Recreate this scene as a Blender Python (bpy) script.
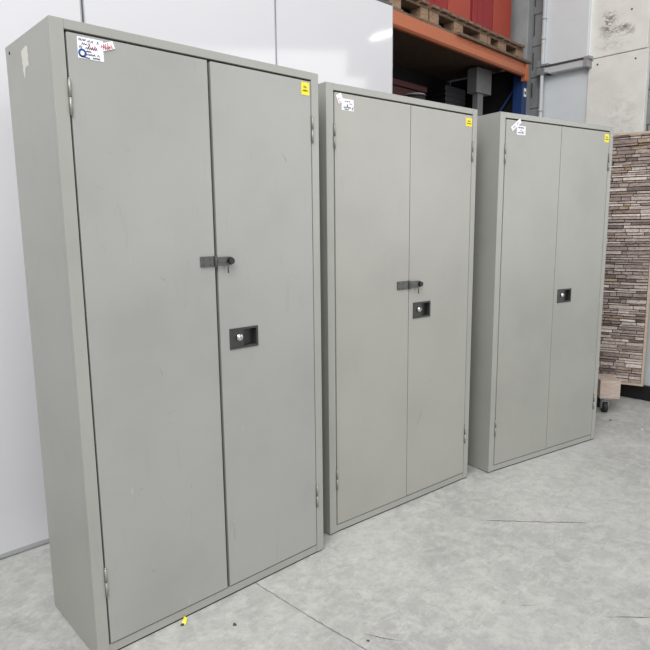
import bpy, bmesh, math, random
from mathutils import Vector, Matrix
R = math.radians
for o in list(bpy.data.objects): bpy.data.objects.remove(o)
S = bpy.context.scene
COL = S.collection

# ------------------------------------------------------------------ camera
cd = bpy.data.cameras.new('camera'); cam = bpy.data.objects.new('camera', cd); COL.objects.link(cam)
cd.sensor_fit = 'HORIZONTAL'; cd.sensor_width = 36.0; cd.lens = 36.0*602.94/650.0
cd.clip_start = 0.05; cd.clip_end = 100
cr = Vector((0.73491338, -0.67808002, -0.01047895)); cu = Vector((0.11519373, 0.10959145, 0.98727915)); cf = Vector((0.66830586, 0.72677177, -0.15865079))
cam.matrix_world = Matrix(((cr.x, cu.x, -cf.x, -0.6373), (cr.y, cu.y, -cf.y, -1.78764), (cr.z, cu.z, -cf.z, 1.37104), (0, 0, 0, 1)))
S.camera = cam

# ------------------------------------------------------------------ light of the hall: assumed roof-light and open-side daylight, plus added fill areas
W = bpy.data.worlds.new('daylight'); S.world = W; W.use_nodes = True
bg = W.node_tree.nodes['Background']; bg.inputs[0].default_value = (0.97, 0.985, 1.0, 1); bg.inputs[1].default_value = 0.2
def area(name, loc, target, sx, sy, power, col=(1, 1, 1)):
    l = bpy.data.lights.new(name, 'AREA'); l.shape = 'RECTANGLE'; l.size = sx; l.size_y = sy; l.energy = power; l.color = col
    o = bpy.data.objects.new(name, l); COL.objects.link(o); o.location = loc
    o.rotation_euler = (Vector(target)-Vector(loc)).to_track_quat('-Z', 'Y').to_euler()
    return o
area('overhead_fill', (-3.0, -2.5, 5.6), (-0.5, 0.5, 0.8), 3.2, 5, 395, (1.0, 0.995, 0.985))  # unseen area light added to brighten the left side
area('overhead_fill', (0.2, -1.7, 6.0), (0.2, -1.7, 0.0), 6, 3, 155, (1.0, 0.995, 0.985))
area('front_fill', (2.6, -9.0, 2.4), (1.6, 0.5, 1.4), 7, 4.2, 50)
area('front_fill', (-2.5, -8.0, 2.2), (-0.3, 0.8, 1.0), 4, 3.6, 125)  # low fill added to lift the left white panel and floor
area('front_fill', (6.5, -6.0, 2.6), (1.6, 0.3, 1.2), 4, 4, 190)  # fill added to brighten the right-hand doors
S.view_settings.view_transform = 'Standard'; S.view_settings.look = 'None'
S.view_settings.exposure = -0.03; S.view_settings.gamma = 1.0
S.view_settings.use_curve_mapping = False

# ------------------------------------------------------------------ materials
def srgb(r, g, b):
    f = lambda c: (c/255/12.92) if c/255 <= 0.04045 else ((c/255+0.055)/1.055)**2.4
    return (f(r), f(g), f(b), 1)
def mat(name, col, rough=0.5, metal=0.0, spec=0.5, emit=None):
    m = bpy.data.materials.new(name); m.use_nodes = True
    b = m.node_tree.nodes['Principled BSDF']
    b.inputs['Base Color'].default_value = col; b.inputs['Roughness'].default_value = rough
    b.inputs['Metallic'].default_value = metal; b.inputs['Specular IOR Level'].default_value = spec
    if emit: b.inputs['Emission Color'].default_value = (1, 1, 1, 1); b.inputs['Emission Strength'].default_value = emit
    return m
class NT:
    def __init__(s, m): s.m = m; s.t = m.node_tree; s.b = s.t.nodes['Principled BSDF']
    def n(s, typ, **kw):
        x = s.t.nodes.new(typ)
        for k, v in kw.items(): setattr(x, k, v)
        return x
    def l(s, a, b): s.t.links.new(a, b)
    def coord(s, scale=(1, 1, 1), which='Object', loc=(0, 0, 0)):
        tc = s.n('ShaderNodeTexCoord'); mp = s.n('ShaderNodeMapping'); mp.inputs['Scale'].default_value = scale
        mp.inputs['Location'].default_value = loc
        s.l(tc.outputs[which], mp.inputs['Vector']); return mp.outputs['Vector']
    def noise(s, vec, scale, detail=4, rough=0.55, dist=0):
        x = s.n('ShaderNodeTexNoise'); x.inputs['Scale'].default_value = scale; x.inputs['Detail'].default_value = detail
        x.inputs['Roughness'].default_value = rough; x.inputs['Distortion'].default_value = dist
        s.l(vec, x.inputs['Vector']); return x.outputs['Fac']
    def ramp(s, fac, stops):
        x = s.n('ShaderNodeValToRGB'); e = x.color_ramp.elements
        while len(e) < len(stops): e.new(0.5)
        for i, (p, c) in enumerate(stops): e[i].position = p; e[i].color = c if len(c) == 4 else (*c, 1)
        s.l(fac, x.inputs['Fac']); return x.outputs['Color']
    def mix(s, fac, a, b, mode='MIX'):
        x = s.n('ShaderNodeMix', data_type='RGBA', blend_type=mode)
        for sock, v in ((x.inputs['Factor'], fac), (x.inputs['A'], a), (x.inputs['B'], b)):
            if hasattr(v, 'is_linked'): s.l(v, sock)
            elif isinstance(v, (int, float)): sock.default_value = v
            else: sock.default_value = v
        # colour sockets of the Mix node share names with the float ones: use indices
        return x
    def mixc(s, fac, a, b, mode='MIX'):
        x = s.n('ShaderNodeMix', data_type='RGBA', blend_type=mode)
        for i, v in ((0, fac), (6, a), (7, b)):
            if hasattr(v, 'is_linked'): s.l(v, x.inputs[i])
            else: x.inputs[i].default_value = v
        return x.outputs[2]
    def base(s, c): s.l(c, s.b.inputs['Base Color'])
    def bump(s, h, strength=0.2, dist=0.01):
        x = s.n('ShaderNodeBump'); x.inputs['Strength'].default_value = strength; x.inputs['Distance'].default_value = dist
        s.l(h, x.inputs['Height']); s.l(x.outputs['Normal'], s.b.inputs['Normal'])
G = lambda v: (v, v, v, 1)

def paint(name, col, seed, dirt=1.0, rough=0.36):
    """old locker paint: faint cloudy wear, vertical wipe marks, small scuffs"""
    m = mat(name, col, rough); t = NT(m)
    v = t.coord((1, 1, 1), loc=(seed, seed*0.7, seed*1.3))
    n1 = t.noise(v, 2.2, 3)
    c = t.ramp(n1, [(0.25, tuple(x*0.90 for x in col[:3])), (0.5, col), (0.8, tuple(min(1, x*1.06) for x in col[:3]))])
    vs = t.coord((9, 9, 1.2), loc=(seed*2, 0, seed))
    n2 = t.noise(vs, 3.0, 5, 0.65)
    f2 = t.ramp(n2, [(0.60, G(0)), (0.78, G(0.35*dirt))])
    c = t.mixc(f2, c, tuple(x*0.72 for x in col[:3])+(1,))
    n3 = t.noise(t.coord((5, 5, 3), loc=(0, seed, 2*seed)), 5, 6, 0.7, 1.0)
    f3 = t.ramp(n3, [(0.655, G(0)), (0.74, G(0.32*dirt))])
    c = t.mixc(f3, c, (0.16, 0.15, 0.13, 1))
    n4 = t.noise(t.coord((12, 12, 2.5), loc=(seed, 3, 0)), 4, 3, 0.6)
    f4 = t.ramp(n4, [(0.70, G(0)), (0.80, G(0.25*dirt))])
    c = t.mixc(f4, c, (0.62, 0.61, 0.57, 1))
    t.base(c)
    t.bump(t.noise(v, 3.5, 2), 0.06, 0.02)
    return m
PAINT = srgb(178, 178, 169)
M = {}
M['case'] = paint('sage_grey_case_paint', srgb(155, 155, 150), 1.3, 0.7)
M['doorA'] = paint('sage_grey_door_paint_worn', srgb(154, 155, 151), 4.1, 1.0)
M['doorB'] = paint('sage_grey_door_paint', srgb(158, 157, 151), 7.7, 0.8)
M['doorC'] = paint('sage_grey_door_paint_far', srgb(153, 153, 147), 11.9, 0.7)
M['hinge'] = mat('worn_hinge_metal', srgb(150, 149, 142), 0.38, 0.35)
M['hasp'] = mat('dull_hasp_steel', srgb(84, 84, 82), 0.36, 0.5)
M['black'] = mat('black_plastic', srgb(50, 50, 49), 0.45)
M['pocket'] = mat('black_pocket', srgb(30, 30, 31), 0.5)
M['chrome'] = mat('chrome', (0.82, 0.82, 0.80, 1), 0.14, 1.0)
M['dark'] = mat('dark_shade', srgb(24, 24, 23), 0.9)  # shade colour for the door gaps and the line under the cabinets
M['paper'] = mat('label_paper', srgb(236, 236, 242), 0.6)
M['ink'] = mat('label_ink', srgb(52, 54, 82), 0.7)
M['red_ink'] = mat('red_marker', srgb(176, 30, 58), 0.7)
M['blue'] = mat('label_blue', srgb(32, 74, 140), 0.6)
M['yellow'] = mat('yellow_sticker', srgb(240, 224, 52), 0.5)
M['yellow_ink'] = mat('yellow_sticker_print', srgb(150, 128, 14), 0.6)
M['residue'] = mat('torn_paper_residue', srgb(208, 207, 200), 0.8)

def floor_mat():
    m = mat('worn_concrete', G(0.5), 0.55, spec=0.35); t = NT(m); v = t.coord()
    a = t.ramp(t.noise(v, 1.3, 6, 0.65, 0.4), [(0.28, srgb(149, 149, 147)), (0.5, srgb(169, 169, 166)), (0.74, srgb(184, 184, 181))])
    b = t.noise(v, 13, 9, 0.74, 0.5)
    c = t.mixc(t.ramp(b, [(0.44, G(0)), (0.60, G(0.45))]), a, srgb(202, 202, 198))
    c = t.mixc(t.ramp(t.noise(v, 30, 8, 0.75, 0.3), [(0.50, G(0)), (0.64, G(0.36))]), c, srgb(140, 140, 138))
    c = t.mixc(t.ramp(t.noise(t.coord((1, 1, 1), loc=(5, 2, 0)), 4.2, 6, 0.72, 0.9), [(0.52, G(0)), (0.72, G(0.34))]), c, srgb(134, 134, 132))
    c = t.mixc(t.ramp(t.noise(v, 95, 4, 0.7), [(0.58, G(0)), (0.72, G(0.30))]), c, srgb(122, 121, 118))
    c = t.mixc(t.ramp(t.noise(v, 70, 4, 0.7), [(0.60, G(0)), (0.72, G(0.35))]), c, srgb(216, 215, 211))
    # pale dried-out veins and faint tyre sweeps
    w1 = t.noise(t.coord((1, 5, 1), loc=(2, 7, 0)), 2.2, 5, 0.6, 1.4)
    c = t.mixc(t.ramp(w1, [(0.485, G(0)), (0.50, G(0.28)), (0.515, G(0))]), c, srgb(206, 205, 201))
    t.base(c); t.bump(b, 0.10, 0.006)
    r = t.ramp(b, [(0.3, G(0.42)), (0.7, G(0.68))]); t.l(r, t.b.inputs['Roughness'])
    return m
M['floor'] = floor_mat()
def white_panel():
    m = mat('glossy_white_sheet', srgb(208, 208, 212), 0.07, spec=0.5); t = NT(m)
    t.bump(t.noise(t.coord((1, 1, 1)), 1.6, 2), 0.03, 0.03)
    return m
M['white'] = white_panel()
M['alu'] = mat('grey_aluminium_edge', srgb(178, 180, 182), 0.35, 0.4)
M['dark_alu'] = mat('dark_edge_strip', srgb(84, 86, 88), 0.4, 0.3)

def wood(name, c1, c2, scale=(1, 1, 1), rough=0.75):
    m = mat(name, c1, rough); t = NT(m); v = t.coord(scale)
    n = t.noise(v, 8, 6, 0.65, 0.8); t.base(t.ramp(n, [(0.3, c2), (0.7, c1)])); t.bump(n, 0.25, 0.004); return m
M['pallet'] = wood('weathered_pallet_wood', srgb(170, 142, 114), srgb(108, 84, 64), (2, 2, 9))
M['pallet_board'] = wood('weathered_board', srgb(136, 112, 92), srgb(84, 64, 52), (9, 2, 2))
M['ledge'] = wood('brown_shelf_board', srgb(118, 98, 82), srgb(78, 62, 50), (2, 9, 2))
M['timber'] = wood('pale_timber', srgb(206, 190, 178), srgb(170, 152, 140), (2, 2, 14))
M['ply'] = wood('pale_plywood', srgb(206, 188, 170), srgb(176, 156, 140), (2, 2, 8))
def worn(name, c, c2, rough=0.45, scale=6, thr=(0.55, 0.75), amt=0.6, metal=0.0):
    m = mat(name, c, rough, metal); t = NT(m)
    f = t.ramp(t.noise(t.coord(), scale, 6, 0.65, 0.5), [(thr[0], G(0)), (thr[1], G(amt))])
    t.base(t.mixc(f, c, c2)); return m
M['orange'] = worn('orange_rack_paint', srgb(176, 100, 66), srgb(140, 86, 66), 0.45, 10)
M['blue_rack'] = worn('blue_rack_paint', srgb(22, 54, 104), srgb(12, 32, 68), 0.45, 8)
M['crimson'] = worn('crimson_sheet', srgb(140, 28, 31), srgb(112, 24, 28), 0.5, 4)
M['orange_red'] = worn('orange_red_sheet', srgb(162, 62, 44), srgb(140, 54, 44), 0.5, 4)
M['grey_plate'] = worn('grey_steel', srgb(154, 153, 156), srgb(118, 114, 116), 0.5, 10)
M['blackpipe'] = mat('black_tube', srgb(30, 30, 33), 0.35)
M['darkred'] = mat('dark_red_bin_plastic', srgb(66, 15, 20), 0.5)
M['galv'] = worn('galvanised_steel', srgb(150, 154, 158), srgb(120, 124, 126), 0.4, 8, metal=0.3)
M['door_sheet'] = worn('pale_blue_grey_sheet', srgb(222, 228, 231), srgb(210, 216, 220), 0.45, 3, (0.4, 0.8), 0.6)
M['pale_metal'] = worn('pale_metal', srgb(200, 203, 205), srgb(168, 170, 172), 0.4, 8)
M['column'] = worn('smooth_grey_column', srgb(168, 170, 172), srgb(148, 150, 152), 0.7, 4, (0.4, 0.7), 0.8)
M['display'] = mat('pale_blue_grey_board', srgb(190, 196, 198), 0.4)
M['rubber'] = mat('black_rubber', srgb(30, 30, 30), 0.6)
M['plinth'] = mat('black_plinth', srgb(16, 16, 17), 0.5)
M['crack'] = mat('crack_dark', srgb(96, 95, 92), 0.9)
M['crack_soft'] = mat('crack_grey', srgb(128, 127, 124), 0.9)
M['stain_dark'] = mat('scuff_dark', srgb(74, 72, 70), 0.8)
M['tube'] = mat('lit_tube', (1, 1, 1, 1), 0.4, emit=26.0)
M['lampbody'] = mat('lamp_body', srgb(225, 225, 225), 0.4)
M['shade_sheet'] = mat('black_shade_sheet', srgb(30, 28, 29), 0.9)  # for the sheets added to keep the rack interior dark
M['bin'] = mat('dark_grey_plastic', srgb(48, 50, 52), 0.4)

def block_wall():
    m = mat('grey_block_wall', G(0.3), 0.85); t = NT(m)
    tc = t.n('ShaderNodeTexCoord'); sp = t.n('ShaderNodeSeparateXYZ'); cb = t.n('ShaderNodeCombineXYZ')
    t.l(tc.outputs['Object'], sp.inputs[0])
    ad = t.n('ShaderNodeMath', operation='ADD'); t.l(sp.outputs['X'], ad.inputs[0]); t.l(sp.outputs['Y'], ad.inputs[1])
    t.l(ad.outputs[0], cb.inputs['X'])
    az = t.n('ShaderNodeMath', operation='ADD'); t.l(sp.outputs['Z'], az.inputs[0]); az.inputs[1].default_value = 0.095
    t.l(az.outputs[0], cb.inputs['Y'])
    br = t.n('ShaderNodeTexBrick'); br.offset = 0.5
    br.inputs['Scale'].default_value = 1.0; br.inputs['Mortar Size'].default_value = 0.007; br.inputs['Brick Width'].default_value = 0.6; br.inputs['Row Height'].default_value = 0.29
    br.inputs['Color1'].default_value = srgb(134, 136, 138); br.inputs['Color2'].default_value = srgb(146, 148, 149); br.inputs['Mortar'].default_value = srgb(84, 85, 86)
    br.inputs['Bias'].default_value = 0
    t.l(cb.outputs[0], br.inputs['Vector'])
    n = t.noise(t.coord(), 14, 5, 0.6)
    c = t.mixc(t.ramp(n, [(0.4, G(0)), (0.7, G(0.35))]), br.outputs['Color'], srgb(112, 113, 113)); t.base(c)
    t.bump(br.outputs['Fac'], -0.4, 0.01)
    return m
M['block'] = block_wall()
def slab_mat(name, marks):
    """pale concrete with old scuff marks of their own shape (object space, metres)"""
    m = mat(name, srgb(205, 204, 198), 0.8); t = NT(m)
    n = t.noise(t.coord(), 5, 6, 0.6, 0.3)
    c = t.ramp(n, [(0.3, srgb(226, 225, 219)), (0.7, srgb(240, 240, 234))])
    for (y, z, ry, rz, sc, amt, col) in marks:
        tc = t.n('ShaderNodeTexCoord'); mp = t.n('ShaderNodeMapping')
        mp.inputs['Location'].default_value = (0, -y/ry, -z/rz); mp.inputs['Scale'].default_value = (0, 1/ry, 1/rz)
        t.l(tc.outputs['Object'], mp.inputs['Vector'])
        ln = t.n('ShaderNodeVectorMath', operation='LENGTH'); t.l(mp.outputs[0], ln.inputs[0])
        nz = t.noise(t.coord((1, 1, 1.9)), sc, 5, 0.75, 1.5)
        mask = t.ramp(ln.outputs['Value'], [(0.35, G(1)), (1.0, G(0))])
        tex = t.ramp(nz, [(0.47, G(0)), (0.56, G(amt))])
        mu = t.mixc(1.0, mask, tex, 'MULTIPLY')
        c = t.mixc(mu, c, col)
    t.base(c); return m

# ------------------------------------------------------------------ mesh helpers
class MB:
    """collects geometry for ONE mesh object"""
    def __init__(s, T=None): s.bm = bmesh.new(); s.T = T or Matrix()
    def _v(s, p): return s.bm.verts.new(s.T @ Vector(p))
    def box(s, x0, x1, y0, y1, z0, z1, mi=0):
        v = [s._v((x, y, z)) for x in (x0, x1) for y in (y0, y1) for z in (z0, z1)]
        for q in ((0, 1, 3, 2), (4, 6, 7, 5), (0, 4, 5, 1), (2, 3, 7, 6), (0, 2, 6, 4), (1, 5, 7, 3)):
            f = s.bm.faces.new([v[i] for i in q]); f.material_index = mi
        return s
    def tube(s, p0, p1, r, n=12, mi=0, r1=None, cap=True):
        p0, p1 = Vector(p0), Vector(p1); d = (p1-p0).normalized()
        a = d.orthogonal().normalized(); b = d.cross(a); r1 = r if r1 is None else r1
        A = [s._v(p0+(a*math.cos(k*2*math.pi/n)+b*math.sin(k*2*math.pi/n))*r) for k in range(n)]
        B = [s._v(p1+(a*math.cos(k*2*math.pi/n)+b*math.sin(k*2*math.pi/n))*r1) for k in range(n)]
        for k in range(n):
            f = s.bm.faces.new((A[k], A[(k+1) % n], B[(k+1) % n], B[k])); f.smooth = True; f.material_index = mi
        if cap:
            s.bm.faces.new(A[::-1]).material_index = mi; s.bm.faces.new(B).material_index = mi
        return s
    def ring(s, c, r, t, d, axis='y', n=20, mi=0):
        """flat annulus with thickness d in the xz plane"""
        c = Vector(c)
        L = []
        for rr in (r-t, r):
            for yy in (0, -d):
                L.append([s._v(c+Vector((math.cos(k*2*math.pi/n)*rr, yy, math.sin(k*2*math.pi/n)*rr))) for k in range(n)])
        i0, i1, o0, o1 = L
        for k in range(n):
            j = (k+1) % n
            for q in ((i1[k], i1[j], o1[j], o1[k]), (o0[k], o0[j], i0[j], i0[k]), (o1[k], o1[j], o0[j], o0[k]), (i0[k], i0[j], i1[j], i1[k])):
                s.bm.faces.new(q).material_index = mi
        return s
    def poly(s, pts, ext, mi=0):
        """extruded polygon: pts 3-D, ext vector"""
        e = Vector(ext); A = [s._v(p) for p in pts]; B = [s._v(Vector(p)+e) for p in pts]; n = len(pts)
        s.bm.faces.new(A).material_index = mi; s.bm.faces.new(B[::-1]).material_index = mi
        for k in range(n): s.bm.faces.new((A[k], B[k], B[(k+1) % n], A[(k+1) % n])).material_index = mi
        return s
    def stroke(s, pts, w, y, mi, d=0.0004):
        """pen stroke in the xz plane, facing -y"""
        for (x0, z0), (x1, z1) in zip(pts, pts[1:]):
            dx, dz = x1-x0, z1-z0; L = math.hypot(dx, dz) or 1e-6; nx, nz = -dz/L*w/2, dx/L*w/2; ex, ez = dx/L*w/3, dz/L*w/3
            q = [(x0+nx-ex, y, z0+nz-ez), (x1+nx+ex, y, z1+nz+ez), (x1-nx+ex, y, z1-nz+ez), (x0-nx-ex, y, z0-nz-ez)]
            s.poly(q, (0, -d, 0), mi)
        return s
    def build(s, name, mats, parent=None, bevel=0, seg=2):
        bmesh.ops.recalc_face_normals(s.bm, faces=s.bm.faces)
        me = bpy.data.meshes.new(name); s.bm.to_mesh(me); s.bm.free()
        o = bpy.data.objects.new(name, me); COL.objects.link(o)
        for m in (mats if isinstance(mats, (list, tuple)) else [mats]): me.materials.append(m)
        if parent: o.parent = parent
        if bevel:
            b = o.modifiers.new('bevel', 'BEVEL'); b.width = bevel; b.segments = seg; b.limit_method = 'ANGLE'; b.angle_limit = R(40)
            b.harden_normals = False
        return o
def tag(o, label, cat, group=None):
    o['label'] = label; o['category'] = cat
    if group: o['group'] = group
    return o
def thing(name, label, cat, loc, rz=0, group=None):
    o = bpy.data.objects.new(name, None); COL.objects.link(o); o.empty_display_size = 0.1
    o.location = loc; o.rotation_euler = (0, 0, rz); return tag(o, label, cat, group)
def struct(o): o['kind'] = 'structure'; return o
def slab_with_hole(x0, x1, z0, z1, y0, y1, hole):
    hx0, hx1, hz0, hz1 = hole; mb = MB(); bm = mb.bm
    xs, zs = (x0, hx0, hx1, x1), (z0, hz0, hz1, z1)
    F = [[bm.verts.new((x, y0, z)) for z in zs] for x in xs]; B = [[bm.verts.new((x, y1, z)) for z in zs] for x in xs]
    for i in range(3):
        for j in range(3):
            if i == 1 and j == 1: continue
            bm.faces.new((F[i][j], F[i+1][j], F[i+1][j+1], F[i][j+1])); bm.faces.new((B[i][j], B[i][j+1], B[i+1][j+1], B[i+1][j]))
    for i in range(3):
        for j in (0, 3): bm.faces.new((F[i][j], F[i+1][j], B[i+1][j], B[i][j]))
    for j in range(3):
        for i in (0, 3): bm.faces.new((F[i][j], F[i][j+1], B[i][j+1], B[i][j]))
    for a, b in (((1, 1), (2, 1)), ((2, 1), (2, 2)), ((2, 2), (1, 2)), ((1, 2), (1, 1))):
        bm.faces.new((F[a[0]][a[1]], F[b[0]][b[1]], B[b[0]][b[1]], B[a[0]][a[1]]))
    return mb

# ------------------------------------------------------------------ setting
fl = struct(MB().box(-7, 9, -9, 4.2, -0.15, 0).build('floor', M['floor']))
def ground_line(name, pts, w, m, seed, dens=0.02, parent=fl):
    """thin irregular crack or scratch lying in the floor surface"""
    rnd = random.Random(seed); P = []
    for (x0, y0), (x1, y1) in zip(pts, pts[1:]):
        n = max(2, int(math.hypot(x1-x0, y1-y0)/dens))
        for k in range(n): P.append((x0+(x1-x0)*k/n, y0+(y1-y0)*k/n))
    P.append(pts[-1]); mb = MB(); prev = None
    for i, (x, y) in enumerate(P):
        a = P[max(0, i-1)]; b = P[min(len(P)-1, i+1)]; dx, dy = b[0]-a[0], b[1]-a[1]; L = math.hypot(dx, dy); nx, ny = -dy/L, dx/L
        taper = min(1, (min(i, len(P)-1-i)+0.4)/3); ww = w*taper*rnd.uniform(0.5, 1.2)/2; j = rnd.uniform(-1, 1)*w*0.35
        cur = (mb._v((x+nx*(ww+j), y+ny*(ww+j), 0.0006)), mb._v((x-nx*(ww-j), y-ny*(ww-j), 0.0006)))
        if prev: mb.bm.faces.new((prev[0], cur[0], cur[1], prev[1]))
        prev = cur
    return mb.build(name, m, parent)
ground_line('floor_joint', [(0.622, 0.06), (0.625, 0.012), (0.636, -0.17), (0.648, -0.375), (0.665, -0.56), (0.69, -0.95)], 0.006, M['crack_soft'], 1)
ground_line('floor_scratch', [(1.702, -0.317), (1.86, -0.49), (2.042, -0.68)], 0.006, M['crack'], 2)
ground_line('floor_scratch', [(2.323, -0.632), (2.43, -0.697)], 0.005, M['crack_soft'], 3)
ground_line('floor_scratch', [(0.712, -0.485), (0.75, -0.56), (0.792, -0.62)], 0.003, M['crack'], 4)
ground_line('floor_scratch', [(1.24, -0.78), (1.30, -0.83)], 0.003, M['crack'], 5)
ground_line('floor_scratch', [(1.40, -1.02), (1.53, -1.15)], 0.005, M['crack'], 6)
ground_line('floor_scratch', [(1.45, -0.86), (1.42, -0.90)], 0.003, M['crack_soft'], 7)
ground_line('floor_scratch', [(1.02, 0.02), (1.03, -0.06)], 0.004, M['crack_soft'], 8)

struct(MB().box(5.1, 5.3, -0.75, 3.4, 0, 5.0).build('wall_right', M['block']))
struct(MB().box(-5, 5.1, 3.2, 3.4, 0, 5.0).build('wall_back', M['block']))
struct(MB().box(5.0, 5.1, 1.415, 1.70, 0, 5.0).build('trim_1', M['column'], bevel=0.006))   # smooth column

# metal sliding door in the block wall
dr = bpy.data.objects.new('door_1', None); COL.objects.link(dr); dr.location = (5.1, 1.03, 0); struct(dr)
def dpart(name, mb, m, bev=0.0): 
    o = mb.build(name, m, dr, bev); o.matrix_parent_inverse = Matrix.Translation((-5.1, -1.03, 0)); return o
dpart('upper_leaf', MB().box(5.0, 5.099, 0.822, 1.245, 2.86, 4.6), M['door_sheet'], 0.004)
dpart('lower_leaf', MB().box(5.06, 5.099, 0.822, 1.30, 0.0, 2.84), M['door_sheet'], 0.004)
dpart('rail', MB().box(4.965, 5.09, 0.81, 1.21, 2.785, 2.845), M['pale_metal'], 0.004)
dpart('rail_lip', MB().box(4.955, 5.09, 0.83, 1.24, 2.845, 2.86), M['dark_alu'])
mb = MB().tube((4.98, 1.238, 0.02), (4.98, 1.238, 4.6), 0.018, 14)
for z in (2.45, 3.1, 3.28, 2.0): mb.tube((4.98, 1.238, z), (4.98, 1.238, z+0.03), 0.022, 14)
dpart('guide_pipe', mb, M['pale_metal'])
mb = MB().box(4.95, 5.06, 1.165, 1.295, 2.855, 2.875).box(4.95, 5.06, 1.165, 1.285, 2.785, 2.80).box(4.955, 5.06, 1.20, 1.285, 2.80, 2.855).box(4.96, 4.99, 1.26, 1.29, 2.875, 2.92)
dpart('bracket', mb, M['galv'], 0.003)
dpart('bracket', MB().box(4.95, 5.06, 0.79, 0.832, 2.775, 2.84).box(4.95, 5.03, 0.775, 0.83, 2.84, 2.865), M['grey_plate'], 0.003)

# pale concrete slabs on the block wall
ms = slab_mat('pale_concrete_scuffed', [(0.66, 3.115, 0.10, 0.14, 14, 0.75, srgb(92, 88, 84)), (0.55, 3.06, 0.10, 0.045, 22, 0.8, srgb(70, 66, 64)), (0.60, 3.03, 0.17, 0.06, 18, 0.6, srgb(120, 108, 100)), (0.47, 3.03, 0.05, 0.07, 10, 0.5, srgb(150, 124, 112)), (0.62, 2.93, 0.2, 0.05, 12, 0.35, srgb(140, 138, 134))])
mp = slab_mat('pale_concrete', [(0.5, 2.3, 0.2, 0.3, 6, 0.25, srgb(160, 158, 152))])
def slab(name, m, y0, y1, z0, z1, fix, label):
    rt = thing(name, label, 'concrete slab', (5.1, (y0+y1)/2, z0))
    inv = Matrix.Translation((-5.1, -(y0+y1)/2, -z0))
    o = MB().box(5.04, 5.1, y0, y1, z0, z1).build('panel', m, rt, 0.004); o.matrix_parent_inverse = inv
    for (y, z) in fix:
        f = MB().tube((5.041, y, z), (5.037, y, z), 0.008, 10).build('fixing_bolt', M['stain_dark'], rt); f.matrix_parent_inverse = inv
    return rt
slab('concrete_slab', ms, 0.325, 0.832, 2.853, 4.4, [(0.472, 3.19)], 'upper pale concrete slab with dark scuff marks beside the metal door')
slab('concrete_slab', mp, 0.315, 0.822, 0.0, 2.846, [(0.74, 2.793), (0.414, 2.781)], 'lower pale concrete slab with two bolts, below the scuffed one')

# dark slots standing in the blocks beside the door
for z0, z1 in ((3.19, 3.39), (2.88, 3.04), (2.62, 2.76), (3.46, 3.66)):
    struct(MB().box(5.094, 5.101, 1.398, 1.407, z0, z1).build('trim_2', M['stain_dark']))

# ------------------------------------------------------------------ white glossy sheets behind the cabinets
def sheet(x0, x1, label, left=True, right=True):
    rt = thing('white_panel', label, 'panel', ((x0+x1)/2, 0.905, 0)); w = (x1-x0)/2
    MB().box(-w+0.004, w-0.004, -0.015, 0.012, 0.022, 2.742).build('sheet', M['white'], rt, 0.002)
    MB().box(-w+0.004, w-0.004, -0.019, 0.014, 0.004, 0.0225).build('bottom_rail', M['alu'], rt, 0.001)
    MB().box(-w+0.004, w-0.004, -0.017, 0.014, 2.741, 2.756).build('top_edge', M['dark_alu'], rt, 0.001)
    for s in (-1, 1):
        MB().box(s*(w-0.002)-0.002, s*(w-0.002)+0.002, -0.016, 0.014, 0.0, 2.756).build('edge_strip', M['alu'], rt)
    return rt
sheet(-0.575, 0.455, 'tall glossy white panel at the far left, beside the nearest cabinet')
sheet(0.463, 1.490, 'middle tall glossy white panel rising between two panel seams behind the nearest cabinet')
sheet(1.494, 2.432, 'tall glossy white panel behind the middle cabinet, with a bright lamp reflection')

# ------------------------------------------------------------------ cabinets
CW, CD, CH = 0.985, 0.40, 1.95
def scribble(mb, x, z, w, h, y, mi, seed, pen=0.0016):
    """illegible quick handwriting"""
    r = random.Random(seed); pts = []; n = max(4, int(w/h*3.2)); gap = r.randint(2, n-1)
    for k in range(n):
        px = x+w*k/(n-1); pz = z+(h if k % 2 else 0)*r.uniform(0.55, 1.0)+r.uniform(-0.1, 0.1)*h
        pts.append((px, pz))
        if k == gap: mb.stroke(pts, pen, y, mi); pts = []
    if len(pts) > 1: mb.stroke(pts, pen, y, mi)
def rot_rect(cx, cz, w, h, a):
    c, s = math.cos(a), math.sin(a)
    return [(cx+dx*c-dz*s, cz+dx*s+dz*c) for dx, dz in ((-w/2, -h/2), (w/2, -h/2), (w/2, h/2), (-w/2, h/2))]
LABM = [M['paper'], M['ink'], M['red_ink'], M['blue']]
def build_note(door, cx, cz, w, h, a, lines, seed, ring=False, lift=0.0):
    y = -0.0012-lift; mb = MB(); q = rot_rect(cx, cz, w, h, a)
    mb.poly([(x, y, z) for x, z in q], (0, -0.0006, 0), 0)
    c, s = math.cos(a), math.sin(a); T0 = Matrix.Translation((cx, 0, cz)) @ Matrix.Rotation(-a, 4, 'Y') @ Matrix.Translation((-cx, 0, -cz))
    mb.T = T0
    for i, (lx, lz, lw, lh, mi) in enumerate(lines): scribble(mb, cx-w/2+lx, cz-h/2+lz, lw, lh, y-0.0006, mi, seed+i)
    if ring:
        rx, rz = cx-w/2+0.0125, cz-h/2+0.014
        mb.ring((rx, y-0.0006, rz), 0.0120, 0.0058, 0.0004, mi=3)
        mb.stroke([(rx-0.008, rz-0.0085), (rx+0.008, rz-0.0105), (rx+0.020, rz-0.0115)], 0.0032, y-0.0006, 3)
    return mb.build('price_note', LABM, door)
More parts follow.
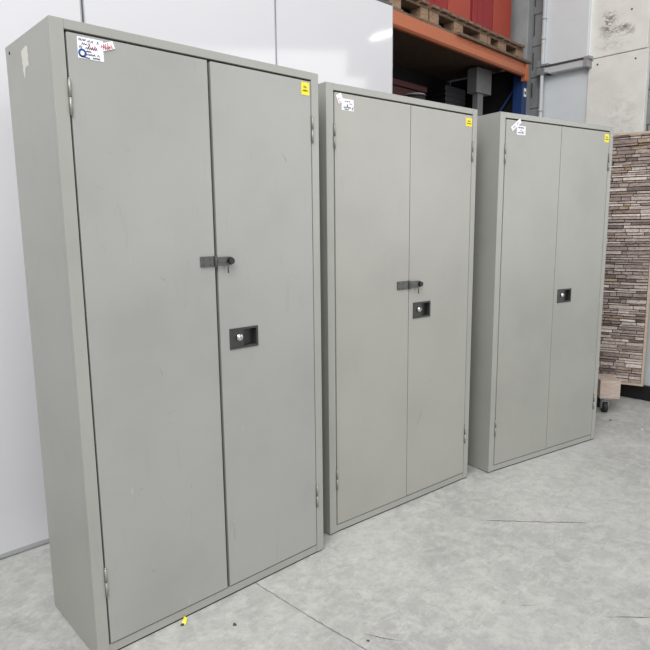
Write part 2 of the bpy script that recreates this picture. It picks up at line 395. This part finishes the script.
def build_cabinet(label, loc, rz, dm, gap, hasp_z=None, lock=(0.547, 0.665, 0.947, 1.017), bow=0.0):
    rt = thing('metal_cabinet', label, 'cabinet', loc, rz, None)
    t = 0.018
    c = MB()
    c.box(0, t, 0.02, CD, 0.004, CH).box(CW-t, CW, 0.02, CD, 0.004, CH).box(t, CW-t, CD-0.012, CD, 0.004, CH).box(t, CW-t, 0.02, CD-0.012, CH-t, CH).box(t, CW-t, 0.02, CD-0.012, 0.02, 0.038)
    c.build('case', M['case'], rt, 0.0015)
    f = MB(); f.box(0, 0.0390, 0, 0.0205, 0.006, CH).box(0.9490, CW, 0, 0.0205, 0.006, CH).box(0.0390, 0.9490, 0.0005, 0.0205, 1.923, CH).box(0.0390, 0.9490, 0.003, 0.0205, 0.006, 0.036)
    MB().box(0.006, CW-0.006, 0.006, CD-0.006, 0, 0.0065).box(0.004, 0.03, 0.03, 0.06, 0, 0.0065).build('base', M['dark'], rt)  # dark recessed strip painted in as the contact shadow on the floor
    f.build('front_frame', M['case'], rt, 0.0015)
    MB().box(0.02, CW-0.02, 0.06, 0.07, 0.04, CH-0.03).build('gap_shade_sheet', M['dark'], rt)  # dark sheet close behind the doors, shades the gaps black
    zb, zt = 0.0415, 1.9160; xm = 0.4945
    dl = MB().box(0.0445, xm-0.0, -0.001, 0.019, zb, zt).build('door', dm, rt, 0.0012)
    drr = slab_with_hole(xm+gap, 0.9450, zb, zt, 0.0, 0.019, lock).build('door', dm, rt, 0.0012)
    for d, x in ((dl, 0.042), (drr, 0.9495)):
        for z0, z1 in ((0.213, 0.307), (1.695, 1.789)):
            h = MB(); zm = (z0+z1)/2
            h.tube((x, -0.004, z0), (x, -0.004, zm-0.001), 0.0040, 12); h.tube((x, -0.004, zm+0.001), (x, -0.004, z1), 0.0040, 12)
            h.tube((x, -0.004, z1), (x, -0.004, z1+0.004), 0.003, 10); h.tube((x, -0.004, z0-0.003), (x, -0.004, z0), 0.003, 10)
            h.box(x-0.0012, x+0.0012, -0.004, 0.004, z0, z1)
            h.build('hinge', M['hinge'], d)
    # recessed lock: frame, cylinder half, finger pocket
    x0, x1, z0, z1 = lock; xs = x0+(x1-x0)*0.49; b = 0.005
    L = MB()
    L.box(x0-0.003, x0+b, -0.003, 0.02, z0-0.003, z1+0.003).box(x1-b, x1+0.003, -0.003, 0.02, z0-0.003, z1+0.003)
    L.box(x0+b, x1-b, -0.003, 0.02, z1-b, z1+0.003).box(x0+b, x1-b, -0.003, 0.02, z0-0.003, z0+b)
    L.box(x0+b, xs, -0.001, 0.02, z0+b, z1-b)
    L.box(xs, x1-b, 0.018, 0.022, z0+b, z1-b, 1)
    L.build('lock_plate', [M['black'], M['pocket']], drr, 0.0008)
    kx, kz = x0+(x1-x0)*0.3, z0+(z1-z0)*0.56
    K = MB(); K.tube((kx, -0.001, kz), (kx, -0.011, kz), 0.0125, 20, 0, 0.0115); K.tube((kx, -0.011, kz), (kx, -0.015, kz), 0.0105, 20, 0, 0.006)
    K.box(kx-0.0012, kx+0.0012, -0.0158, -0.014, kz-0.005, kz+0.005, 1)
    kk = K.build('lock_cylinder', [M['chrome'], M['pocket']], drr); kk['label'] = 'chrome lock cylinder'
    if hasp_z:
        hx0, hx1, hz0, hz1 = hasp_z; cz = (hz0+hz1)/2; hh = (hz1-hz0)/2
        P = MB(); P.box(hx0, xm-0.002, -0.006, -0.001, hz0, hz1)
        for dx in (0.012, 0.038):
            for dz in (-0.55, 0.55): P.tube((hx0+dx, -0.006, cz+dz*hh), (hx0+dx, -0.0085, cz+dz*hh), 0.0036, 10)
        hp = P.build('hasp', M['hasp'], rt, 0.001); hp['label'] = 'dull steel hasp across the door gap'
        St = MB(); St.box(xm+0.001, hx1-0.018, -0.011, -0.004, cz-hh*0.82, cz+hh*0.82).tube((xm, -0.008, hz0), (xm, -0.008, hz1), 0.0055, 12).box(xm+0.006, hx1-0.035, -0.0135, -0.011, cz-hh*0.25, cz+hh*0.25)
        St.build('strap', M['hasp'], hp, 0.001)
        Sp = MB(); kx = hx1-0.016
        Sp.tube((kx, -0.001, cz), (kx, -0.012, cz), 0.014, 18).tube((kx, -0.012, cz), (kx, -0.018, cz), 0.0085, 16).tube((kx, -0.018, cz), (kx, -0.022, cz), 0.011, 16)
        Sp.build('staple', M['pocket'], hp)
        MB().tube((kx-0.010, -0.012, cz-0.008), (kx-0.010, -0.010, cz-hh-0.024), 0.0022, 8).build('pin', M['hasp'], hp)
    return rt, dl, drr
def sticker(door, x0, x1, z0, z1):
    mb = MB().box(x0, x1, -0.0012, -0.0001, z0, z1, 0); w, h = x1-x0, z1-z0
    scribble(mb, x0+w*0.28, z0+h*0.58, w*0.45, h*0.14, -0.0012, 1, 5, 0.0022); scribble(mb, x0+w*0.14, z0+h*0.30, w*0.72, h*0.14, -0.0012, 1, 6, 0.0022)
    return mb.build('yellow_sticker', [M['yellow'], M['yellow_ink']], door)

c1, c1l, c1r = build_cabinet('nearest grey metal cabinet, hasp on its doors and a blue-ringed note top left', (0, 0, 0), 0, M['doorA'], 0.0125, (0.437, 0.568, 1.244, 1.280))
build_note(c1l, 0.110, 1.881, 0.074, 0.057, 0.0, [(0.004, 0.047, 0.020, 0.006, 1), (0.029, 0.046, 0.016, 0.006, 1), (0.056, 0.044, 0.008, 0.010, 1), (0.012, 0.037, 0.024, 0.007, 1), (0.004, 0.027, 0.009, 0.007, 1), (0.022, 0.026, 0.034, 0.008, 1), (0.024, 0.019, 0.014, 0.004, 1), (0.023, 0.010, 0.026, 0.006, 1), (0.055, 0.010, 0.010, 0.007, 1), (0.042, 0.003, 0.020, 0.004, 1), (0.030, 0.028, 0.028, 0.011, 2)], 20, True)
build_note(c1l, 0.158, 1.897, 0.044, 0.021, 0.35, [(0.003, 0.0095, 0.024, 0.009, 2), (0.013, 0.0015, 0.028, 0.0085, 2), (0.008, 0.004, 0.020, 0.010, 2)], 40, lift=0.0012)
sticker(c1r, 0.899, 0.937, 1.864, 1.909)
c2, c2l, c2r = build_cabinet('middle grey metal cabinet of the row, hasp and lock at its door gap', (1.088, 0.0688, 0), -0.0606, M['doorB'], 0.0045, (0.416, 0.580, 1.082, 1.122), (0.530, 0.648, 0.939, 1.011))
build_note(c2l, 0.115, 1.873, 0.066, 0.046, 0.0, [(0.018, 0.033, 0.026, 0.008, 1), (0.028, 0.014, 0.006, 0.014, 1), (0.044, 0.026, 0.012, 0.005, 2), (0.010, 0.010, 0.020, 0.005, 1), (0.034, 0.010, 0.018, 0.005, 1), (0.056, 0.004, 0.007, 0.014, 1), (0.016, 0.003, 0.022, 0.004, 1)], 60)
build_note(c2l, 0.071, 1.894, 0.030, 0.036, 0.45, [(0.003, 0.014, 0.014, 0.010, 2), (0.005, 0.004, 0.010, 0.006, 2)], 70, lift=0.0012)
sticker(c2r, 0.894, 0.941, 1.862, 1.902)
c3, c3l, c3r = build_cabinet('farthest grey metal cabinet, without a hasp, next to the stone-clad board', (2.2055, -0.039, 0), -0.1755, M['doorC'], 0.0042, None, (0.534, 0.654, 0.927, 1.001))
build_note(c3l, 0.160, 1.868, 0.068, 0.046, 0.0, [(0.010, 0.034, 0.045, 0.006, 1), (0.026, 0.018, 0.010, 0.012, 1), (0.040, 0.014, 0.014, 0.010, 1), (0.008, 0.009, 0.046, 0.005, 1)], 80)
build_note(c3l, 0.118, 1.893, 0.085, 0.024, 0.62, [(0.048, 0.007, 0.020, 0.010, 2), (0.014, 0.007, 0.018, 0.009, 1)], 90, lift=0.0012)
sticker(c3r, 0.898, 0.942, 1.857, 1.903)
def scuffs(door, marks, m, y=-0.0011):
    for pts, w in marks:
        mb = MB(); a = [Vector((p[0], 0, p[1])) for p in pts]; n = [Vector((-(a[-1]-a[0]).z, 0, (a[-1]-a[0]).x)).normalized()*w*0.35][0]
        k = len(a)-1; up = [p+n*(0.35 if i in (0, k) else 1) for i, p in enumerate(a)]; dn = [p-n*(0.35 if i in (0, k) else 1) for i, p in enumerate(a)]
        mb.poly([(p.x, y, p.z) for p in up]+[(p.x, y, p.z) for p in reversed(dn)], (0, -0.0002, 0)); mb.build('scuff_mark', m, door)
M['scuff'] = mat('grey_scuff', srgb(126, 125, 120), 0.7); M['scuff_light'] = mat('pale_scuff', srgb(180, 180, 176), 0.6)
scuffs(c1l, [([(0.362, 0.478), (0.364, 0.492)], 0.004), ([(0.10, 1.50), (0.108, 1.494)], 0.003), ([(0.27, 0.92), (0.276, 0.905), (0.277, 0.89)], 0.002), ([(0.40, 0.80), (0.41, 0.797)], 0.002)], M['scuff'])
scuffs(c1r, [([(0.80, 1.64), (0.815, 1.628), (0.822, 1.612)], 0.003), ([(0.70, 0.70), (0.705, 0.69)], 0.003), ([(0.53, 0.29), (0.536, 0.25), (0.534, 0.21)], 0.0025), ([(0.84, 0.86), (0.838, 0.84)], 0.003), ([(0.62, 1.20), (0.628, 1.197)], 0.002)], M['scuff'], -0.0001)
scuffs(c2l, [([(0.075, 1.57), (0.078, 1.555)], 0.004), ([(0.30, 1.10), (0.32, 1.095)], 0.002), ([(0.20, 0.50), (0.24, 0.505)], 0.002)], M['scuff'])
scuffs(c2r, [([(0.56, 0.39), (0.59, 0.44), (0.60, 0.47)], 0.004), ([(0.72, 1.02), (0.75, 1.03)], 0.002), ([(0.66, 0.62), (0.665, 0.60)], 0.003)], M['scuff'], -0.0001)
scuffs(c3l, [([(0.09, 1.44), (0.13, 1.435)], 0.003), ([(0.17, 1.11), (0.19, 1.108)], 0.004), ([(0.13, 1.79), (0.17, 1.80)], 0.002)], M['scuff'])
scuffs(c3r, [([(0.60, 1.50), (0.604, 1.485)], 0.003), ([(0.72, 0.80), (0.73, 0.79)], 0.002)], M['scuff'], -0.0001)
# torn label remains on the side of the nearest cabinet
pts = [(0.0, y, z) for y, z in ((0.246, 1.903), (0.243, 1.909), (0.232, 1.907), (0.228, 1.912), (0.214, 1.910), (0.208, 1.915), (0.196, 1.911), (0.190, 1.904), (0.193, 1.894), (0.189, 1.884), (0.192, 1.872), (0.190, 1.858), (0.196, 1.852), (0.201, 1.861), (0.206, 1.853), (0.212, 1.857), (0.220, 1.849), (0.224, 1.842), (0.228, 1.829), (0.234, 1.828), (0.236, 1.842), (0.242, 1.850), (0.239, 1.862), (0.244, 1.871), (0.241, 1.884), (0.246, 1.893))]
MB().poly(pts, (-0.0008, 0, 0)).build('torn_label', M['residue'], c1)['label'] = 'torn white label remains'
MB().tube((0.0005, 0.36, 1.925), (-0.001, 0.36, 1.925), 0.005, 10).build('side_hole', M['dark'], c1)

# crumpled yellow tag on the floor at the foot of the nearest cabinet
mb = MB(Matrix.Translation((0.297, -0.022, 0.0)) @ Matrix.Rotation(R(-42), 4, 'Z') @ Matrix.Scale(0.78, 4))
mb.poly([(-0.009, -0.008, 0.001), (0.008, -0.008, 0.001), (0.010, 0.004, 0.010), (-0.007, 0.004, 0.013)], (0, 0, 0.0012), 0)
mb.poly([(-0.007, 0.004, 0.012), (0.010, 0.004, 0.009), (0.012, 0.008, 0.024), (-0.001, 0.008, 0.030)], (0, 0.0012, 0), 0)
mb.poly([(-0.014, -0.016, 0.0005), (0.001, -0.016, 0.0005), (0.002, -0.008, 0.005), (-0.011, -0.008, 0.005)], (0, 0, 0.002), 1)
tag(mb.build('paper_tag', [M['yellow'], M['rubber']]), 'small crumpled yellow tag on the floor by the nearest cabinet', 'tag')
def crumb(x, y, s, m, label, seed, name='debris'):
    r = random.Random(seed); mb = MB(); bmesh.ops.create_icosphere(mb.bm, subdivisions=1, radius=s)
    for v in mb.bm.verts:
        v.co *= r.uniform(0.7, 1.25); v.co.z *= 0.28; v.co.x *= 0.6+0.5*r.random()
    zmin = min(v.co.z for v in mb.bm.verts)
    for v in mb.bm.verts: v.co += Vector((x, y, -zmin))
    tag(mb.build(name, m), label, 'debris')
crumb(0.423, -0.151, 0.009, M['stain_dark'], 'dark crumb on the floor in front of the nearest cabinet', 1)
crumb(0.70, -0.53, 0.006, M['stain_dark'], 'tiny dark crumb on the floor near the bottom edge, right of the floor joint', 5)
crumb(3.58, -0.357, 0.010, M['paper'], 'white crumb on the floor right of the farthest cabinet', 2)
crumb(3.64, -0.122, 0.011, M['stain_dark'], 'dark crumb on the floor in front of the caster wheel', 3)

# ------------------------------------------------------------------ pallet rack
RA = 0.0630
rk = thing('pallet_rack', 'orange and blue pallet rack with red lockers on top, behind the white panels', 'rack', (2.78, 1.2, 0), RA)
def post(x0, x1, y0, y1, h=2.8615):
    p = MB().box(x0, x1, y0, y0+0.004, 0.01, h).box(x0, x0+0.004, y0, y1, 0.01, h).box(x1-0.004, x1, y0, y1, 0.01, h).box(x0, x0+0.03, y1-0.004, y1, 0.01, h).box(x1-0.03, x1, y1-0.004, y1, 0.01, h)
    p.box(x0-0.01, x1+0.01, y0-0.01, y1+0.01, 0, 0.01)
    return p.build('upright', M['blue_rack'], rk)
for x0 in (-0.70, 2.0):
    post(x0, x0+0.10, 0.0, 0.09); post(x0, x0+0.10, 0.85, 0.94)
    for z0, z1 in ((0.3, 1.0), (1.0, 1.7), (1.7, 2.68)):
        MB().tube((x0+0.05, 0.09, z1), (x0+0.05, 0.85, z0), 0.012, 8).build('brace', M['blue_rack'], rk)
def beam_front(z):
    b = MB(); prof = [(-0.001, 0), (-0.030, 0), (-0.045, 0.014), (-0.045, 0.062), (-0.033, 0.072), (-0.033, 0.110), (-0.001, 0.110)]
    b.poly([(-0.58, y, z+h) for y, h in prof], (2.57, 0, 0)); o = b.build('beam', M['orange'], rk, 0.002)
    for x in (-0.66, 1.97): MB().box(x, x+0.058, -0.050, -0.001, z-0.045, z+0.109).build('end_plate', M['orange'], o, 0.003)
def beam_rear(z):
    b = MB(); prof = [(0.941, 0), (0.985, 0), (0.985, 0.110), (0.941, 0.110)]
    b.poly([(-0.58, y, z+h) for y, h in prof], (2.60, 0, 0)); o = b.build('beam', M['orange'], rk, 0.002)
    for x in (-0.66, 2.02): MB().box(x, x+0.075, 0.941, 0.99, z-0.045, z+0.109).build('end_plate', M['orange'], o, 0.003)
for z in (1.85, 2.7515): beam_front(z); beam_rear(z)
MB().box(-0.60, 1.99, 0.838, 0.842, 0.02, 2.862).box(-0.604, -0.60, 0.10, 0.842, 0.02, 2.862).build('shade_sheet_back', M['shade_sheet'], rk)['label'] = 'black sheet added at the back of the rack to darken it'  # added sheet, darkens the inside of the rack
MB().box(2.104, 2.108, 0.10, 0.842, 0.02, 2.862).build('shade_sheet_end', M['shade_sheet'], rk)['label'] = 'black sheet added at the end of the rack to darken it'  # added sheet, shades the view through the end frame
lb = MB().box(2.042, 2.090, -0.0025, -0.0005, 2.585, 2.66).poly([(2.052, -0.0025, 2.605), (2.079, -0.0025, 2.605), (2.079, -0.0025, 2.64), (2.066, -0.0025, 2.625), (2.052, -0.0025, 2.64)], (0, -0.0006, 0), 1)
lb.build('position_label', [M['paper'], M['rubber']], rk)['label'] = 'small white label with a dark mark on the blue upright'
RT = Matrix.Translation((2.78, 1.2, 0)) @ Matrix.Rotation(RA, 4, 'Z')
def rthing(name, label, cat, x, y, z, group=None):
    p = RT @ Vector((x, y, z)); return thing(name, label, cat, p, RA, group)
# shelf boards on the upper and lower beams
ZT = 2.863
bx = [(-0.56, 0.10, 'left'), (0.105, 0.78, 'mid'), (0.785, 1.44, 'right'), (1.445, 2.05, 'end')]
for (x0, x1, k) in bx:
    lab = {'left': 'dark shelf board on the rack beam nearest the white panels', 'mid': 'brown shelf board on the orange beam left of the projecting board lip', 'right': 'brown shelf board with projecting lip at the middle of the orange beam', 'end': 'brown shelf board with projecting lip at the right end of the orange beam'}[k]
    y0 = -0.062 if k in ('right', 'end') else -0.02
    o = rthing('shelf_board', lab, 'shelf board', (x0+x1)/2, 0.45, ZT)
    MB().box(-(x1-x0)/2, (x1-x0)/2, y0-0.45, 0.98-0.45, 0, 0.020).build('board', M['ledge'], o)
o = rthing('shelf_board', 'lower shelf board deep in the shade inside the pallet rack', 'shelf board', 0.5, 0.4, 1.961)
MB().box(-1.08, 1.11, -0.43, 0.43, 0, 0.02).build('board', M['ledge'], o)
# pallets
def pallet(x0, x1, label, blocks, depth=0.86):
    w = x1-x0; o = rthing('wooden_pallet', label, 'pallet', x0, 0, ZT+0.0205)
    for yc in (0.02, depth/2, depth-0.08):
        for (a, b) in blocks:
            MB().box(a, b, yc, yc+0.10, 0.018, 0.104).build('block', M['pallet'], o, 0.003)
    for (a, b) in blocks: MB().box(a, b, 0.0, depth+0.04, 0.0, 0.018).build('bottom_board', M['pallet_board'], o)
    for yc in (0.02, depth/2, depth-0.08): MB().box(0.0, w, yc, yc+0.10, 0.104, 0.124).build('stringer_board', M['pallet_board'], o)
    n = max(3, round(w/0.128)); r = random.Random(int(x0*100)+200)
    for k in range(n):
        a = w*k/n; b = a+w/n*0.76
        MB().box(a, b, -0.005-r.uniform(0, 0.012), depth+0.04, 0.124, 0.145).build('deck_board', M['pallet_board'], o)
    return o
pallet(-0.40, 0.47, 'wooden pallet at the left end of the rack top, partly behind the white panel', [(0, 0.12), (0.40, 0.53), (0.775, 0.87)])
pallet(0.495, 1.365, 'wooden pallet in the middle of the rack top under the red lockers', [(0, 0.12), (0.34, 0.475), (0.75, 0.87)])
pallet(1.375, 2.045, 'wooden pallet at the right end of the rack top above the blue upright', [(0.0, 0.05), (0.19, 0.33), (0.53, 0.67)])
# red sheet-metal lockers
def locker(x0, x1, label, y0=0.13):
    w = x1-x0; o = rthing('red_locker', label, 'locker', (x0+x1)/2, y0, ZT+0.1657)
    MB().box(-w/2, w/2, 0.012, 0.60, 0, 1.0).build('case', M['crimson'], o, 0.003)
    m = 0.015
    a = MB().box(-w/2+0.012, m-0.008, 0, 0.013, 0.012, 0.985)
    for k in range(2): a.box(-w/2+0.09+k*0.10, -w/2+0.10+k*0.10, -0.005, 0.001, 0.03, 0.96)
    a.build('door', M['crimson'], o, 0.002)['label'] = 'crimson door'
    MB().box(m+0.004, w/2-0.004, -0.004, 0.013, 0.012, 0.985).build('door', M['orange_red'], o, 0.003)['label'] = 'orange-red door'
locker(0.56-0.03, 1.255, 'red locker on the rack, left one, above the middle pallet')
locker(1.285, 1.985, 'red locker on the rack, right one, next to the grey column')
locker(-0.20, 0.50, 'red locker at the upper picture edge, mostly hidden by the white panel')
# dark goods inside the rack
ZL = 1.982
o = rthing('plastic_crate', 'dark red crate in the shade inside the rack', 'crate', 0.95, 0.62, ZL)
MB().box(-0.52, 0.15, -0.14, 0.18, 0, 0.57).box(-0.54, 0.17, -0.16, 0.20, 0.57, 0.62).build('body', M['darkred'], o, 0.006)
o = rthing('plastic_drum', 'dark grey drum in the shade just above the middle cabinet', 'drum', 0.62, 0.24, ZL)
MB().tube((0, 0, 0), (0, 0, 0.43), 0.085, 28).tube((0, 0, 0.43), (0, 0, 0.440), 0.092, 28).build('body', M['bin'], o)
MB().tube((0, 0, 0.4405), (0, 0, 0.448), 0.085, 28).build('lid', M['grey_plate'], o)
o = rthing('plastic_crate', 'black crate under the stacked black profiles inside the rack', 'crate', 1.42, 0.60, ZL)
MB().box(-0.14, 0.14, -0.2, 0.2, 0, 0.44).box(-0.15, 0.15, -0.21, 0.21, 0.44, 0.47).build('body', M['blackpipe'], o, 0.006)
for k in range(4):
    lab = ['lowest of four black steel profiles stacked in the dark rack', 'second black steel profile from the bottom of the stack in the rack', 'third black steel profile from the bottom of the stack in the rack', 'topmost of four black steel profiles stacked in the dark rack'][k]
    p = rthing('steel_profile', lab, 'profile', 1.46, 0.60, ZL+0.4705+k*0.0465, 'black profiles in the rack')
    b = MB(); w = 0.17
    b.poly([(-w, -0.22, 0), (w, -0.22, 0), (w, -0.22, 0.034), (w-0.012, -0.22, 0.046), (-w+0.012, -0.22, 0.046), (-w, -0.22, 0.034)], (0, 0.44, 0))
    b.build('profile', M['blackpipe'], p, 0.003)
# grey post with a head plate
o = thing('steel_post', 'grey steel post with a square head plate behind the orange beam', 'post', (4.565, 1.63, 0))
MB().box(-0.055, 0.035, 0, 0.06, 0, 2.63).build('post', M['grey_plate'], o, 0.003)
MB().box(-0.125, 0.125, -0.03, 0.075, 2.62, 2.845).tube((0.0, -0.031, 2.70), (0.0, -0.036, 2.70), 0.012, 12).tube((0.0, -0.031, 2.75), (0.0, -0.036, 2.75), 0.012, 12).build('head_plate', M['grey_plate'], o, 0.004)

# ------------------------------------------------------------------ stone-clad display board
a = math.atan2(0.96, -0.28)          # direction along the board, away to the left
ex = Vector((math.cos(a), math.sin(a), 0)); nrm = Vector((-ex.y, ex.x, 0))   # nrm points to the viewer side
if nrm.dot(Vector((-1, -0.4, 0))) < 0: nrm = -nrm
sd = thing('stone_board', 'board clad in thin brown and grey stacked stone, right of the farthest cabinet', 'board', (4.255, -0.11, 0))
B = Matrix(((ex.x, -nrm.x, 0, 0), (ex.y, -nrm.y, 0, 0), (0, 0, 1, 0), (0, 0, 0, 1)))     # x along board, y away from viewer
SW, Z0, Z1 = 0.95, 0.13, 2.05
MB(B).box(0.018, SW, 0.0214, 0.0224, Z0+0.022, Z1-0.016).build('gap_backing', mat('dark_gap_backing', srgb(58, 50, 47), 0.95), sd)  # thin dark sheet added behind the stones to deepen the gaps
MB(B).box(0, SW, 0.022, 0.045, Z0, Z1).box(0, SW, 0.0, 0.0225, Z0, Z0+0.022).box(0, SW, -0.004, 0.0225, Z1-0.016, Z1).box(0, 0.018, 0.0, 0.0225, Z0+0.022, Z1-0.016).build('backing_board', M['ply'], sd)
def stone(name, c, c2):
    m = mat(name, c, 0.85); t = NT(m); n = t.noise(t.coord((4, 4, 14)), 9, 6, 0.7, 0.8); t.base(t.ramp(n, [(0.32, c2), (0.62, c)])); t.bump(n, 0.5, 0.008); return m
cols = [((216, 203, 196), (150, 136, 128)), ((194, 178, 169), (126, 110, 103)), ((170, 152, 143), (104, 89, 83)), ((136, 122, 117), (80, 69, 66)), ((238, 228, 221), (186, 172, 163)), ((194, 172, 150), (136, 114, 98)), ((176, 160, 155), (106, 94, 92))]
SM = [stone('stone_%s' % n, srgb(*c), srgb(*d)) for n, (c, d) in zip(('light', 'taupe', 'brown', 'dark', 'cream', 'rust', 'mauve'), cols)]
rnd = random.Random(12); st = MB(B); z = Z0+0.023
while z < Z1-0.03:
    h = min(rnd.choice([0.015, 0.019, 0.022, 0.026, 0.031]), Z1-0.0165-z); x = 0.0185
    while x < SW-0.02:
        l = min(rnd.uniform(0.04, 0.2), SW-0.005-x)
        if SW-0.005-x-l < 0.04: l = SW-0.005-x
        dz = rnd.uniform(0, 0.004); d = rnd.uniform(0.001, 0.024)
        mi = rnd.choices(range(7), (8, 6, 4, 2, 3.4, 1.3, 4))[0]
        j = lambda: rnd.uniform(-0.003, 0.003)
        y = 0.021
        pts = [(x+0.0022, 0.022-y-d+0.0+j()*0.3, z+0.0014+abs(j())*1.0), (x+l-0.0022, 0.022-y-d+j()*0.8, z+0.0014+abs(j())*1.0), (x+l-0.0022, 0.022-y-d+j()*0.8, z+h-0.0014-abs(j())*1.0), (x+0.0022, 0.022-y-d+j()*0.8, z+h-0.0014-abs(j())*1.0)]
        Fv = [st._v(p) for p in pts]; Bv = [st._v((p[0], 0.0222, p[2])) for p in pts]
        st.bm.faces.new(Fv).material_index = mi
        for k in range(4): st.bm.faces.new((Fv[k], Bv[k], Bv[(k+1) % 4], Fv[(k+1) % 4])).material_index = mi
        st.bm.faces.new(Bv[::-1]).material_index = mi
        x += l
    z += h
st.build('stone_cladding', SM, sd)
for x in (0.25, 0.75): MB(B).box(x, x+0.06, 0.024, 0.044, 0, Z0+0.001).build('foot', M['plinth'], sd)
# pale board with black plinth behind it
o = thing('display_wall', 'pale grey board on a black plinth behind the stone-clad board', 'board', (4.36, 0.1, 0))
MB().box(0.0, 0.05, -0.9, 0.75, 0.115, 1.98).build('panel', M['display'], o, 0.003)
MB().box(-0.03, 0.05, -0.9, 0.75, 0.0, 0.115).build('plinth', M['plinth'], o)['label'] = 'black plinth'
# timber on casters
ang = math.atan2(0.6, 0.8)
o = thing('timber_dolly', 'pale timber end on a small caster wheel, right of the farthest cabinet', 'dolly', (3.802, -0.044, 0), ang)
MB().box(0, 0.22, -0.07, 0.07, 0.11, 0.245).build('timber', M['timber'], o, 0.004)
for x, yy in ((0.040, 0.026), (0.175, 0.026)):
    c = MB().box(x-0.04, x+0.04, yy-0.036, yy+0.036, 0.104, 0.11).tube((x, yy, 0.104), (x, yy, 0.088), 0.022, 16).box(x-0.030, x+0.018, yy-0.024, yy-0.020, 0.034, 0.092).box(x-0.030, x+0.018, yy+0.020, yy+0.024, 0.034, 0.092).box(x-0.030, x+0.018, yy-0.022, yy+0.022, 0.084, 0.092).tube((x-0.012, yy-0.028, 0.042), (x-0.012, yy+0.028, 0.042), 0.006, 10)
    f = c.build('caster', M['galv'], o)
    MB().tube((x-0.012, yy-0.017, 0.0415), (x-0.012, yy+0.017, 0.0415), 0.041, 24).build('wheel', M['rubber'], f)

# ------------------------------------------------------------------ tube lamp on the block wall, seen as the streak in the white panel
lp = thing('tube_lamp', 'lit tube lamp on the block wall, reflected in the white panel', 'lamp', (5.1, -1.12, 3.62))
struct(MB().box(5.1, 5.3, -2.2, -0.75, 3.3, 5.0).build('trim_3', M['block']))
MB().box(-0.05, 0.0, -0.60, 0.60, -0.04, 0.04).build('housing', M['lampbody'], lp, 0.004)
MB().tube((-0.07, -0.58, 0), (-0.07, 0.58, 0), 0.016, 14).build('tube', M['tube'], lp)
for y in (-0.585, 0.565): MB().box(-0.085, -0.05, y, y+0.02, -0.02, 0.02).build('socket', M['lampbody'], lp)
